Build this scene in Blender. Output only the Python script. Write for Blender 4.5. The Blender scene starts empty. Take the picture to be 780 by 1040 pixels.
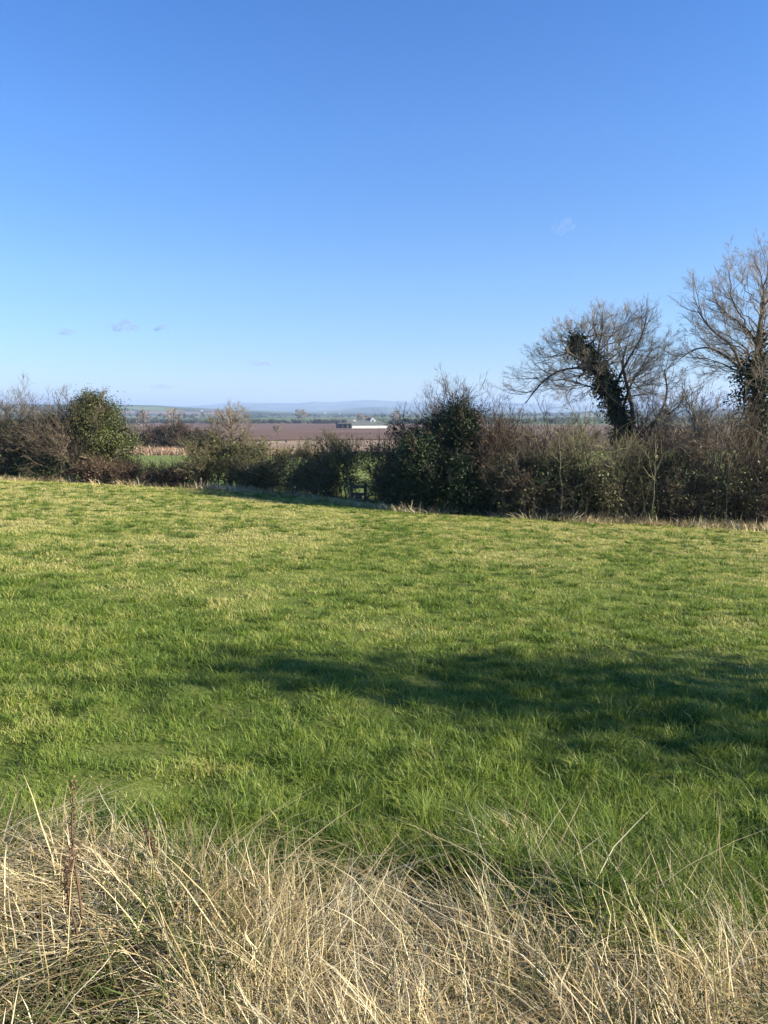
import bpy, math, random
from mathutils import Matrix, Vector
import numpy as np
rng = np.random.default_rng(11)
random.seed(4)
C = bpy.context.scene.collection
EYE = 1.6
PITCH = math.radians(7.4)
CP, SP = math.cos(PITCH), math.sin(PITCH)
FPX = 782.0
R = math.radians

# ------------------------------------------------------------------ noise and terrain
def _hash(i, j, s):
    h = (i.astype(np.int64) * 374761393 + j.astype(np.int64) * 668265263 + s * 974634777) & 0x7fffffff
    h = ((h ^ (h >> 13)) * 1274126177) & 0x7fffffff
    return ((h ^ (h >> 16)) & 0xffffff) / float(0xffffff)

def vnoise(x, y, scale, s=0):
    x = np.asarray(x, float) / scale; y = np.asarray(y, float) / scale
    i = np.floor(x); j = np.floor(y)
    fx = x - i; fy = y - j
    fx = fx * fx * (3 - 2 * fx); fy = fy * fy * (3 - 2 * fy)
    a = _hash(i, j, s); b = _hash(i + 1, j, s); c = _hash(i, j + 1, s); d = _hash(i + 1, j + 1, s)
    return (a * (1 - fx) + b * fx) * (1 - fy) + (c * (1 - fx) + d * fx) * fy

def fbm(x, y, scale, s=0, o=3):
    t = 0; a = .5; n = 0
    for k in range(o):
        t = t + a * vnoise(x, y, scale / 2 ** k, s + 17 * k); n += a; a *= .5
    return t / n

PY = [-60, 0, 30, 45, 100, 170, 430, 1000, 12000]
PZ = [3.3, 0, -1.65, -2.6, -3.7, -4.95, -8.4, -9.0, -12.0]

def height(x, y, detail=True):
    x = np.asarray(x, float); y = np.asarray(y, float)
    z = np.interp(y, PY, PZ)
    z = (z + np.interp(y - 3, PY, PZ) + np.interp(y + 3, PY, PZ)) / 3
    fade = np.clip(1 - (y - 32) / 60, 0, 1)
    z = z - 0.0435 * np.clip(x, -40, 40) * fade
    if detail:
        z = z + .10 * (fbm(x, y, 9, 3, 2) - .5) * np.clip((y - 3) / 6, 0, 1)
        z = z + .9 * (fbm(x, y, 60, 9, 2) - .5) * np.clip((y - 40) / 60, 0, 1) * np.clip((430 - y) / 200, 0, 1)
        near = np.clip((11 - y) / 8, .25, 1)
        tus = fbm(x, y, .34, 5, 2)
        z = z + (.12 * near) * np.clip(tus - .42, 0, 1) * np.clip((40 - y) / 8, 0, 1)
        edge = np.clip((3.3 - y) / 1.0, 0, 1)
        z = z + edge * .34 * np.clip(fbm(x, y, .8, 21, 2) - .35, 0, 1)
    return z

def H(x, y):
    return float(height(np.array([x]), np.array([y]))[0])

def xpos(px, Y, z=None):
    z = (float(height(np.array([0.]), np.array([Y]), False)[0]) if z is None else z) - EYE
    return (px - 390) / FPX * (Y * CP - z * SP)

def zpos(py, Y):
    q = (520 - py) / FPX
    return EYE + Y * (q * CP - SP) / (CP + q * SP)

# ------------------------------------------------------------------ mesh helpers
def mesh_np(name, V, F, mat, parent=None, tint=None, smooth=False):
    """V (n,3); F (m,k) constant face size or list of such arrays"""
    if not isinstance(F, list): F = [F]
    V = np.ascontiguousarray(V, np.float32)
    me = bpy.data.meshes.new(name)
    me.vertices.add(len(V)); me.vertices.foreach_set('co', V.ravel())
    idx = np.concatenate([f.ravel() for f in F]).astype(np.int32)
    tot = np.concatenate([np.full(len(f), f.shape[1]) for f in F]).astype(np.int32)
    st = np.concatenate([[0], np.cumsum(tot)[:-1]]).astype(np.int32)
    me.loops.add(len(idx)); me.loops.foreach_set('vertex_index', idx)
    me.polygons.add(len(tot)); me.polygons.foreach_set('loop_start', st); me.polygons.foreach_set('loop_total', tot)
    me.polygons.foreach_set('use_smooth', np.full(len(tot), bool(smooth)))
    me.update(calc_edges=True)
    if tint is not None:
        a = me.attributes.new('tint', 'FLOAT', 'POINT'); a.data.foreach_set('value', np.ascontiguousarray(tint, np.float32))
    me.materials.append(mat)
    o = bpy.data.objects.new(name, me); C.objects.link(o)
    if parent is not None:
        o.parent = parent
        l = parent.location
        if l.length > 0:      # geometry is given in world space: move it into the parent's frame
            me.transform(__import__('mathutils').Matrix.Translation(-l))
    return o

def tag(o, label=None, cat=None, group=None, kind=None):
    if label: o['label'] = label
    if cat: o['category'] = cat
    if group: o['group'] = group
    if kind: o['kind'] = kind
    return o

def thing(name, loc, label, cat, group=None):
    o = bpy.data.objects.new(name, None); C.objects.link(o)
    o.empty_display_size = .2
    o.location = loc
    return tag(o, label, cat, group)

def norm(v):
    return v / np.maximum(np.linalg.norm(v, axis=-1, keepdims=True), 1e-9)

class Tubes:
    def __init__(self): self.V = []; self.F = []; self.T = []; self.n = 0
    def add(self, P, Rr, sides=3, tint=None):
        """P (m,n,3), Rr (m,n)"""
        m, n, _ = P.shape
        if m == 0: return
        T = norm(np.gradient(P, axis=1))
        mean = norm(P[:, -1] - P[:, 0])
        ref = np.where(np.abs(mean[:, 2:3]) < .8, np.array([[0, 0, 1.]]), np.array([[1., 0, 0]]))
        u = norm(np.cross(T, ref[:, None, :])); v = np.cross(T, u)
        a = np.arange(sides) * 2 * np.pi / sides
        ring = P[:, :, None, :] + Rr[:, :, None, None] * (np.cos(a)[None, None, :, None] * u[:, :, None, :] + np.sin(a)[None, None, :, None] * v[:, :, None, :])
        V = ring.reshape(-1, 3)
        base = self.n + (np.arange(m) * n * sides)[:, None, None]
        i = (np.arange(n - 1) * sides)[None, :, None]; k = np.arange(sides)[None, None, :]; k2 = (k + 1) % sides
        F = np.stack([base + i + k, base + i + k2, base + i + sides + k2, base + i + sides + k], -1).reshape(-1, 4)
        if tint is None: tint = rng.random(m)
        self.V.append(V); self.F.append(F); self.T.append(np.repeat(tint, n * sides)); self.n += len(V)
    def build(self, name, mat, parent=None):
        return mesh_np(name, np.concatenate(self.V), np.concatenate(self.F), mat, parent, np.concatenate(self.T), smooth=True)

def leaves(pts, size, name, mat, parent=None, out=None, up=.3, tint=None, aspect=.62):
    """one leaf-shaped quad pair (folded rhombus) per point"""
    n = len(pts)
    nrm = rng.normal(size=(n, 3)); 
    if out is not None: nrm = nrm * .75 + norm(out) * .9
    nrm[:, 2] += up; nrm = norm(nrm)
    t = norm(np.cross(nrm, rng.normal(size=(n, 3)))); b = np.cross(nrm, t)
    s = size * (.55 + .9 * rng.random((n, 1)))
    p0 = pts - t * s * .5; p2 = pts + t * s * .5
    fold = nrm * s * .12
    p1 = pts + b * s * aspect * .5 + fold; p3 = pts - b * s * aspect * .5 + fold
    V = np.stack([p0, p1, p2, p3], 1).reshape(-1, 3)
    i = np.arange(n)[:, None] * 4
    F = np.concatenate([i + np.array([[0, 1, 2]]), i + np.array([[0, 2, 3]])])
    if tint is None: tint = rng.random(n)
    return mesh_np(name, V, F, mat, parent, np.repeat(tint, 4), smooth=True)

def boxes(name, bl, mat, parent=None):
    V = []; F = []
    for (x0, x1, y0, y1, z0, z1) in bl:
        b = len(V)
        V += [(x0, y0, z0), (x1, y0, z0), (x1, y1, z0), (x0, y1, z0), (x0, y0, z1), (x1, y0, z1), (x1, y1, z1), (x0, y1, z1)]
        F += [[b, b + 3, b + 2, b + 1], [b + 4, b + 5, b + 6, b + 7], [b, b + 1, b + 5, b + 4], [b + 1, b + 2, b + 6, b + 5], [b + 2, b + 3, b + 7, b + 6], [b + 3, b, b + 4, b + 7]]
    return mesh_np(name, np.array(V, float), np.array(F), mat, parent)

# ------------------------------------------------------------------ materials
def nodes(name):
    m = bpy.data.materials.new(name); m.use_nodes = True
    nt = m.node_tree; nt.nodes.clear()
    return m, nt, nt.nodes.new, nt.links.new

def ramp(nt, stops):
    r = nt.nodes.new('ShaderNodeValToRGB')
    e = r.color_ramp.elements
    while len(e) < len(stops): e.new(.5)
    for el, (p, c) in zip(e, stops):
        el.position = p; el.color = (*c, 1)
    return r

def mat_tint(name, stops, rough=.8, spec=.2, transl=0.0, nscale=None, namp=.3, coords='Object'):
    """base colour from the per-leaf/blade/twig 'tint' value, broken up by noise in the thing's own space"""
    m, nt, N, L = nodes(name)
    at = N('ShaderNodeAttribute'); at.attribute_name = 'tint'
    fac = at.outputs['Fac']
    if nscale:
        tc = N('ShaderNodeTexCoord'); no = N('ShaderNodeTexNoise'); no.inputs['Scale'].default_value = nscale; no.inputs['Detail'].default_value = 3
        L(tc.outputs[coords], no.inputs['Vector'])
        ma = N('ShaderNodeMath'); ma.operation = 'MULTIPLY_ADD'; ma.inputs[1].default_value = namp * 2; ma.inputs[2].default_value = -namp
        L(no.outputs['Fac'], ma.inputs[0])
        ad = N('ShaderNodeMath'); ad.operation = 'ADD'; L(fac, ad.inputs[0]); L(ma.outputs[0], ad.inputs[1]); fac = ad.outputs[0]
    r = ramp(nt, stops); L(fac, r.inputs['Fac'])
    out = N('ShaderNodeOutputMaterial')
    b = N('ShaderNodeBsdfPrincipled'); b.inputs['Roughness'].default_value = rough; b.inputs['Specular IOR Level'].default_value = spec
    L(r.outputs['Color'], b.inputs['Base Color'])
    if transl > 0:
        t = N('ShaderNodeBsdfTranslucent'); L(r.outputs['Color'], t.inputs['Color'])
        mx = N('ShaderNodeMixShader'); mx.inputs[0].default_value = transl
        L(b.outputs[0], mx.inputs[1]); L(t.outputs[0], mx.inputs[2]); L(mx.outputs[0], out.inputs['Surface'])
    else:
        L(b.outputs[0], out.inputs['Surface'])
    return m

def mat_noise(name, stops, scale, rough=.9, bump=0, detail=5, spec=.1, stretch=(1, 1, 1)):
    m, nt, N, L = nodes(name)
    tc = N('ShaderNodeTexCoord'); mp = N('ShaderNodeMapping'); mp.inputs['Scale'].default_value = stretch
    no = N('ShaderNodeTexNoise'); no.inputs['Scale'].default_value = scale; no.inputs['Detail'].default_value = detail
    L(tc.outputs['Object'], mp.inputs['Vector']); L(mp.outputs[0], no.inputs['Vector'])
    r = ramp(nt, stops); L(no.outputs['Fac'], r.inputs['Fac'])
    b = N('ShaderNodeBsdfPrincipled'); b.inputs['Roughness'].default_value = rough; b.inputs['Specular IOR Level'].default_value = spec
    L(r.outputs['Color'], b.inputs['Base Color'])
    if bump:
        bu = N('ShaderNodeBump'); bu.inputs['Strength'].default_value = bump; bu.inputs['Distance'].default_value = .05
        L(no.outputs['Fac'], bu.inputs['Height']); L(bu.outputs[0], b.inputs['Normal'])
    out = N('ShaderNodeOutputMaterial'); L(b.outputs[0], out.inputs['Surface'])
    return m

M = {}
M['grass'] = mat_tint('grass', [(0, (.074, .125, .018)), (.3, (.148, .226, .034)), (.55, (.272, .325, .062)), (.78, (.44, .42, .125)), (1, (.60, .51, .25))], rough=.5, spec=.3, transl=.45)
M['straw'] = mat_tint('straw', [(0, (.07, .10, .02)), (.12, (.09, .12, .03)), (.2, (.20, .135, .065)), (.5, (.43, .335, .16)), (.8, (.61, .51, .285)), (1, (.73, .65, .42))], rough=.65, spec=.2, transl=.2)
M['bark'] = mat_tint('bark_grey_brown', [(0, (.036, .029, .020)), (.5, (.095, .076, .053)), (1, (.25, .208, .148))], rough=.9, spec=.1, nscale=3, namp=.25)
M['bank_grass'] = mat_tint('bank_grass', [(0, (.16, .10, .06)), (.5, (.36, .245, .155)), (1, (.52, .39, .27))], rough=.8, spec=.1, transl=.15)
M['twig_grey'] = mat_tint('twig_grey', [(0, (.12, .098, .07)), (.5, (.25, .205, .15)), (1, (.43, .365, .27))], rough=.9, spec=.1)
M['bark_red'] = mat_tint('bark_reddish', [(0, (.028, .021, .014)), (.5, (.070, .050, .034)), (1, (.19, .14, .095))], rough=.9, spec=.1, nscale=3, namp=.25)
M['bark_olive'] = mat_tint('bark_lichen', [(0, (.055, .048, .026)), (.5, (.14, .125, .068)), (1, (.27, .25, .145))], rough=.9, spec=.1, nscale=2, namp=.3)
M['bark_pale'] = mat_tint('bark_pale', [(0, (.14, .12, .085)), (.5, (.27, .24, .16)), (1, (.38, .34, .24))], rough=.9, spec=.1, nscale=4, namp=.3)
M['ivy'] = mat_tint('ivy_leaves', [(0, (.009, .018, .005)), (.5, (.018, .035, .009)), (1, (.045, .068, .018))], rough=.55, spec=.22, transl=.12)
M['ivy_light'] = mat_tint('ivy_yellow_green', [(0, (.022, .036, .008)), (.5, (.058, .075, .016)), (1, (.135, .140, .036))], rough=.5, spec=.35, transl=.2)
M['bramble'] = mat_tint('bramble_leaves', [(0, (.035, .030, .014)), (.5, (.065, .075, .022)), (1, (.14, .135, .045))], rough=.6, spec=.25, transl=.2)
M['litter'] = mat_tint('dead_leaves', [(0, (.07, .045, .028)), (.5, (.14, .095, .06)), (1, (.25, .18, .115))], rough=.8, spec=.1, transl=.15)
M['far_bush'] = mat_tint('far_hedge', [(0, (.030, .034, .018)), (.5, (.060, .055, .032)), (1, (.11, .092, .062))], rough=.9, spec=.05)
M['wood'] = mat_noise('weathered_wood', [(.3, (.06, .05, .038)), (.7, (.16, .138, .11))], 6, bump=.4, stretch=(6, 6, .6))
M['plough'] = mat_noise('ploughed_soil', [(.3, (.112, .066, .043)), (.7, (.172, .106, .070))], .02, detail=8)
M['stubble'] = mat_noise('stubble', [(.3, (.22, .155, .10)), (.7, (.36, .26, .17))], .06, detail=8)
M['pasture'] = mat_noise('pasture', [(.3, (.10, .145, .030)), (.7, (.19, .215, .055))], .4, detail=8)
M['dull_pasture'] = mat_noise('dull_pasture', [(.3, (.07, .10, .035)), (.7, (.12, .14, .055))], .03, detail=8)
M['white'] = mat_noise('white_render', [(.3, (.72, .70, .64)), (.7, (.82, .80, .74))], 1.5, rough=.7)
M['barn_white'] = mat_noise('barn_white', [(.3, (.50, .50, .47)), (.7, (.64, .63, .60))], .6, rough=.8)
M['roofing'] = mat_noise('grey_sheet_roof', [(.3, (.085, .10, .085)), (.7, (.14, .15, .13))], .8, rough=.95, spec=.02)
M['tiles'] = mat_noise('brown_tiles', [(.3, (.12, .07, .05)), (.7, (.20, .12, .085))], 1.5, rough=.8)
M['dark'] = mat_noise('dark_boards', [(.3, (.02, .02, .022)), (.7, (.045, .045, .05))], 1.0, rough=.7)
M['glass'] = mat_noise('window_glass', [(.3, (.03, .035, .04)), (.7, (.05, .055, .06))], 1.0, rough=.1, spec=.5)
M['dock'] = mat_tint('dock_stem', [(0, (.050, .032, .020)), (.5, (.115, .072, .045)), (1, (.24, .17, .11))], rough=.8, spec=.15, nscale=20, namp=.2)

def ground_material():
    m, nt, N, L = nodes('ground_soil_and_turf')
    geo = N('ShaderNodeNewGeometry'); sep = N('ShaderNodeSeparateXYZ'); L(geo.outputs['Position'], sep.inputs[0])
    def noise(scale, detail=5):
        n = N('ShaderNodeTexNoise'); n.inputs['Scale'].default_value = scale; n.inputs['Detail'].default_value = detail
        L(geo.outputs['Position'], n.inputs['Vector']); return n
    n1 = noise(3.5, 8); turf = ramp(nt, [(.3, (.040, .052, .013)), (.5, (.105, .135, .028)), (.72, (.18, .185, .050))]); L(n1.outputs['Fac'], turf.inputs['Fac'])
    n2 = noise(.12, 8); past = ramp(nt, [(.3, (.07, .115, .028)), (.7, (.135, .165, .045))]); L(n2.outputs['Fac'], past.inputs['Fac'])
    vo = N('ShaderNodeTexVoronoi'); vo.inputs['Scale'].default_value = 1 / 330.; L(geo.outputs['Position'], vo.inputs['Vector'])
    sc = N('ShaderNodeSeparateColor'); L(vo.outputs['Color'], sc.inputs[0])
    patch = ramp(nt, [(0, (.07, .10, .035)), (.3, (.11, .15, .045)), (.5, (.16, .17, .07)), (.7, (.09, .12, .04)), (.85, (.16, .115, .085)), (1, (.22, .19, .12))]); patch.color_ramp.interpolation = 'CONSTANT'
    L(sc.outputs[0], patch.inputs['Fac'])
    def step(lo, hi):
        r = N('ShaderNodeMapRange'); r.inputs['From Min'].default_value = lo; r.inputs['From Max'].default_value = hi; r.interpolation_type = 'SMOOTHSTEP'
        L(sep.outputs['Y'], r.inputs['Value']); return r
    def mix(f, a, b):
        x = N('ShaderNodeMix'); x.data_type = 'RGBA'; L(f, x.inputs[0]); L(a, x.inputs[6]); L(b, x.inputs[7]); return x.outputs[2]
    s0 = step(2.7, 3.3)
    soil = N('ShaderNodeRGB'); soil.outputs[0].default_value = (.045, .036, .022, 1)
    c = mix(s0.outputs[0], soil.outputs[0], turf.outputs[0])
    c = mix(step(31, 35).outputs[0], c, past.outputs[0])
    c = mix(step(180, 260).outputs[0], c, patch.outputs[0])
    b = N('ShaderNodeBsdfPrincipled'); b.inputs['Roughness'].default_value = .95; b.inputs['Specular IOR Level'].default_value = .05
    L(c, b.inputs['Base Color'])
    bu = N('ShaderNodeBump'); bu.inputs['Strength'].default_value = .6; bu.inputs['Distance'].default_value = .04
    L(n1.outputs['Fac'], bu.inputs['Height']); L(bu.outputs[0], b.inputs['Normal'])
    out = N('ShaderNodeOutputMaterial'); L(b.outputs[0], out.inputs['Surface'])
    return m

def hill_material():
    m, nt, N, L = nodes('hill_fields')
    geo = N('ShaderNodeNewGeometry')
    vo = N('ShaderNodeTexVoronoi'); vo.inputs['Scale'].default_value = 1 / 260.; L(geo.outputs['Position'], vo.inputs['Vector'])
    sc = N('ShaderNodeSeparateColor'); L(vo.outputs['Color'], sc.inputs[0])
    patch = ramp(nt, [(0, (.05, .075, .03)), (.25, (.13, .17, .06)), (.45, (.08, .11, .045)), (.6, (.19, .20, .10)), (.75, (.06, .075, .035)), (.9, (.20, .15, .11))]); patch.color_ramp.interpolation = 'CONSTANT'
    L(sc.outputs[0], patch.inputs['Fac'])
    ve = N('ShaderNodeTexVoronoi'); ve.feature = 'DISTANCE_TO_EDGE'; ve.inputs['Scale'].default_value = 1 / 260.; L(geo.outputs['Position'], ve.inputs['Vector'])
    er = ramp(nt, [(.03, (1, 1, 1)), (.06, (0, 0, 0))]); L(ve.outputs['Distance'], er.inputs['Fac'])
    no = N('ShaderNodeTexNoise'); no.inputs['Scale'].default_value = 1 / 420.; no.inputs['Detail'].default_value = 6; L(geo.outputs['Position'], no.inputs['Vector'])
    wr = ramp(nt, [(.5, (0, 0, 0)), (.56, (1, 1, 1))]); L(no.outputs['Fac'], wr.inputs['Fac'])
    mx = N('ShaderNodeMath'); mx.operation = 'MAXIMUM'; L(er.outputs[0], mx.inputs[0]); L(wr.outputs[0], mx.inputs[1])
    mi = N('ShaderNodeMix'); mi.data_type = 'RGBA'; L(mx.outputs[0], mi.inputs[0]); L(patch.outputs[0], mi.inputs[6]); mi.inputs[7].default_value = (.03, .038, .022, 1)
    b = N('ShaderNodeBsdfDiffuse'); L(mi.outputs[2], b.inputs['Color'])
    out = N('ShaderNodeOutputMaterial'); L(b.outputs[0], out.inputs['Surface'])
    return m

# ------------------------------------------------------------------ ground sheet (polar grid round the camera, out to the horizon)
def grid_mesh(name, X, Y, Z, mat, closed=False):
    a, b = X.shape
    V = np.stack([X, Y, Z], -1).reshape(-1, 3)
    i = np.arange(a - 1)[:, None] * b; j = np.arange(b - 1)[None, :]
    F = np.stack([i + j, i + b + j, i + b + j + 1, i + j + 1], -1).reshape(-1, 4)
    return mesh_np(name, V, F, mat, smooth=True)

rr = np.concatenate([np.arange(.0, 14, .07)[1:], np.geomspace(14, 60, 130), np.geomspace(62, 11000, 90)])
th = np.concatenate([np.linspace(-180, -42, 40), np.linspace(-41.6, 41.6, 420), np.linspace(42, 180, 40)])
RR, TH = np.meshgrid(rr, R(1) * th, indexing='ij')
GX, GY = RR * np.sin(TH), RR * np.cos(TH)
ground = grid_mesh('ground', GX, GY, height(GX, GY), ground_material()); tag(ground, kind='structure')

# hills on the horizon
HM = hill_material()
def hill(name, D, back, prof, label=None, rough=3.0, seed=1):
    """prof: list of (px, py of the skyline)"""
    pxs = np.linspace(prof[0][0], prof[-1][0], 260)
    pys = np.interp(pxs, [p[0] for p in prof], [p[1] for p in prof])
    k = np.ones(9) / 9; pys = np.convolve(np.pad(pys, 4, 'edge'), k, 'valid')
    az = (pxs - 390) / FPX / CP
    t = np.linspace(0, 1, 36)
    ridge = np.array([zpos(p, D) for p in pys])
    ridge = ridge + (fbm(pxs, pxs * 0, 40, seed, 3) - .5) * rough * D / 800
    rad = np.concatenate([np.linspace(D - back, D, 30), np.linspace(D, D + back * .6, 7)[1:]])
    f = np.concatenate([np.linspace(0, 1, 30), np.linspace(1, .2, 7)[1:]])
    f = f * f * (3 - 2 * f)
    Yr = rad[:, None] * np.ones_like(az)[None]
    Xr = Yr * az[None]
    base = -13.0
    Z = base + (ridge[None] - base) * f[:, None]
    Z = Z + (fbm(Xr, Yr, D / 9, seed + 40, 3) - .5) * (D / 130) * (f * (1 - f) * 4)[:, None]
    o = grid_mesh(name, Xr, Yr, Z, HM); tag(o, kind='structure'); return o
hill('hills', 8200, 2600, [(-700, 412), (-200, 410), (60, 412), (150, 412), (225, 411), (250, 408.5), (300, 407.5), (330, 409), (360, 408), (400, 407), (440, 408), (500, 408), (525, 408.5), (548, 412), (640, 412), (760, 410), (1000, 409), (1500, 412)], seed=2, rough=7)
hill('hills', 2900, 1500, [(-900, 405), (-200, 407), (60, 411), (150, 411.5), (200, 413), (240, 416), (290, 419), (340, 420), (420, 420), (480, 421), (600, 418), (760, 416), (1000, 413), (1500, 411)], seed=7)
hill('hills', 4700, 1100, [(240, 420), (300, 418.5), (330, 416), (360, 414), (395, 413.5), (420, 416), (450, 417.5), (520, 417), (600, 420)], seed=12)

# fields beyond the hedge: sheets lying a hand above the ground sheet
def sheet(name, px0, px1, Y0, Y1, mat, lift=.12, wob=.04, seed=3):
    a, b = 40, 60
    t = np.linspace(0, 1, a)[:, None]; s = np.linspace(0, 1, b)[None]
    y0 = Y0 * (1 + wob * (fbm(np.linspace(0, 9, b), np.zeros(b), 2, seed) - .5))[None]
    y1 = Y1 * (1 + wob * (fbm(np.linspace(0, 9, b), np.ones(b), 2, seed + 5) - .5))[None]
    Y = y0 * (y1 / y0) ** t
    X = ((px0 + (px1 - px0) * s) - 390) / FPX * Y
    o = grid_mesh(name, X, Y, height(X, Y) + lift, mat); tag(o, kind='structure'); return o
sheet('pasture', -60, 420, 45, 88, M['pasture'], .05)
sheet('stubble_field', -100, 420, 104, 181, M['stubble'], .10, .06, 4)
sheet('ploughed_field', -200, 429, 176, 660, M['plough'], .25, .05, 8)
sheet('ploughed_field', 429.3, 900, 120, 620, M['plough'], .2, .05, 9)
sheet('pasture', 405, 900, 45, 112, M['pasture'], .05)
sheet('pasture', 60, 330, 760, 1100, M['dull_pasture'], .5)

# ------------------------------------------------------------------ grass of the near field
def blades(n_pts, x, y, z, hgt, wid, lean_dir, lean, tint, segs=2, pw=2.0, kink=0):
    """curved tapering blades; arrays of length n"""
    n = len(x)
    az = lean_dir
    d = np.stack([np.cos(az), np.sin(az), np.zeros(n)], -1)
    fa = rng.random(n) * 2 * np.pi
    side = np.stack([np.cos(fa), np.sin(fa), np.zeros(n)], -1)
    base = np.stack([x, y, z - .01], -1)
    rows = []
    for k in range(segs):
        t = k / segs
        c = base + d * (hgt * lean * t ** pw)[:, None]; c[:, 2] += hgt * t * (1 - .35 * t * np.minimum(lean, 1.6))
        if kink and k: c = c + rng.normal(size=c.shape) * (kink * hgt)[:, None]
        w = (wid * (1 - .55 * t))[:, None]
        rows += [c - side * w * .5, c + side * w * .5]
    tip = base + d * (hgt * lean)[:, None]; tip[:, 2] += hgt * (1 - .35 * np.minimum(lean, 1.6))
    rows.append(tip)
    nv = 2 * segs + 1
    V = np.stack(rows, 1).reshape(-1, 3)
    i = np.arange(n)[:, None] * nv
    F = [i + np.array([[2 * k, 2 * k + 1, 2 * k + 3, 2 * k + 2]]) for k in range(segs - 1)] + [i + np.array([[2 * segs - 2, 2 * segs - 1, 2 * segs]])]
    return V, F, np.repeat(tint, nv)

def edge_y(x):          # where the dry verge gives way to the green field
    return 2.30 - .10 * x + 1.35 * (fbm(x, x * 0 + 3, .8, 31, 3) - .5)

HLX = [-60, -15, -11.4, -7.3, -3.2, -.6, .6, 4, 11.5, 60]
HLY = [30, 30, 30.5, 30, 27.7, 23.5, 22.2, 22, 22, 22]
def hedge_y(x): return np.interp(x, HLX, HLY)

N = 820000
d = 1.5 + 32 * rng.random(N) ** 1.12
a = R(34) * (2 * rng.random(N) - 1)
x, y = d * np.sin(a), d * np.cos(a)
keep = (y < hedge_y(x) + 1.2) & (rng.random(N) < np.clip((y - edge_y(x) + .55) / .5, .10, 1))
x, y, d = x[keep], y[keep], d[keep]
z = height(x, y)
tus = fbm(x, y, .24, 50, 2); big = fbm(x, y, 2.3, 60, 3); huge = fbm(x, y, 7, 70, 2)
mid0 = fbm(x, y, .9, 66, 2)
lush = np.clip(1.25 - np.abs(y - 4.2) / 4.2, 0, 1)                     # the longer green band before the verge
hg = (.017 + .028 * rng.random(len(x))) * (1 + .22 * lush) * (.62 + 2.0 * np.clip(tus - .30, 0, 1)) * (.80 + .5 * mid0) * (1 + .012 * d)
far = np.clip((y - 6) / 9, 0, 1)
mid = fbm(x, y, .9, 65, 3)
tint = .20 + .26 * rng.random(len(x)) + .55 * (tus - .45) + .55 * (mid - .48) + .45 * (big - .47) + .25 * (huge - .5) + .40 * far + .02 * lush
dry = rng.random(len(x)) < np.clip(.05 + .9 * (big - .52) + .7 * (mid - .5) + .17 * far, .02, .55)
tint = np.where(dry, .72 + .28 * rng.random(len(x)), np.clip(tint, 0, .82))
wd = .0042 * np.maximum(d / 3, .8) ** .62 * (.6 + .8 * rng.random(len(x)))
ld = 2.6 + rng.normal(size=len(x)) * 1.5
G0 = blades(0, x, y, z, hg, wd, ld, .25 + .9 * rng.random(len(x)), tint)
# separate taller tufts standing out of the sward
nt = 9500
dt = 2.2 + 28 * rng.random(nt) ** 1.5; at_ = R(34) * (2 * rng.random(nt) - 1); tx, ty = dt * np.sin(at_), dt * np.cos(at_)
k = (ty > edge_y(tx)) & (ty < hedge_y(tx) - .3) & (fbm(tx, ty, 1.4, 90, 2) + .35 * rng.random(nt) > .58); tx, ty, dt = tx[k], ty[k], dt[k]
per = 54; rad_ = np.repeat(.02 + .045 * rng.random(len(tx)), per)
x = np.repeat(tx, per) + rng.normal(size=len(tx) * per) * rad_; y = np.repeat(ty, per) + rng.normal(size=len(tx) * per) * rad_
th_ = np.repeat((.05 + .075 * rng.random(len(tx))) * (1 + .45 * np.clip(1 - (ty - 2.4) / 2.6, 0, 1)), per) * (.4 + .75 * rng.random(len(x)))
tt = np.clip(np.repeat(.02 + .50 * rng.random(len(tx)), per) + .12 * rng.normal(size=len(x)), 0, .8)
da = np.arctan2(y - np.repeat(ty, per), x - np.repeat(tx, per)) + rng.normal(size=len(x)) * .5
G1 = blades(0, x, y, height(x, y), th_, .0045 * np.maximum(np.repeat(dt, per) / 3, .8) ** .62 * (.6 + .8 * rng.random(len(x))), da, .25 + .9 * rng.random(len(x)), tt)
V = np.concatenate([G0[0], G1[0]]); F = [np.concatenate([p, q + len(G0[0])]) for p, q in zip(G0[1], G1[1])]; T = np.concatenate([G0[2], G1[2]])
o = mesh_np('grass', V, F, M['grass'], tint=T, smooth=True); tag(o, kind='stuff', cat='grass', label='short green grass of the open field, yellowing in patches')

# ------------------------------------------------------------------ dry grass of the verge
def straw(n_tus, per, x, y, hgt, lean_dir, lean_mu, wid=(.0022, .0052), tint=(.3, 1), spread=.12):
    tx, ty = np.repeat(x, per), np.repeat(y, per)
    n = len(tx)
    px = tx + rng.normal(size=n) * spread; py_ = ty + rng.normal(size=n) * spread
    hh = np.repeat(hgt, per) * (.35 + .9 * rng.random(n))
    az = np.repeat(lean_dir, per) + rng.normal(size=n) * .55
    ln = np.abs(np.repeat(lean_mu, per) + rng.normal(size=n) * .55)
    ti = np.clip(np.repeat(tint[0] + (tint[1] - tint[0]) * rng.random(len(x)), per) + rng.normal(size=n) * .2, .14, 1)
    hh = hh * np.clip(.45 + .55 * (py_ - .9) / .9, .45, 1)
    w = wid[0] + (wid[1] - wid[0]) * rng.random(n); w = np.where(rng.random(n) < .07, w * 1.5, w)
    return blades(0, px, py_, height(px, py_), hh, w, az, ln, ti, segs=4, pw=1.45, kink=.035)

def merge(parts):
    V = []; F = {}; T = []; b = 0
    for v, f, t in parts:
        for q in f: F.setdefault(q.shape[1], []).append(q + b)
        V.append(v); T.append(t); b += len(v)
    return np.concatenate(V), [np.concatenate(q) for q in F.values()], np.concatenate(T)

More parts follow.
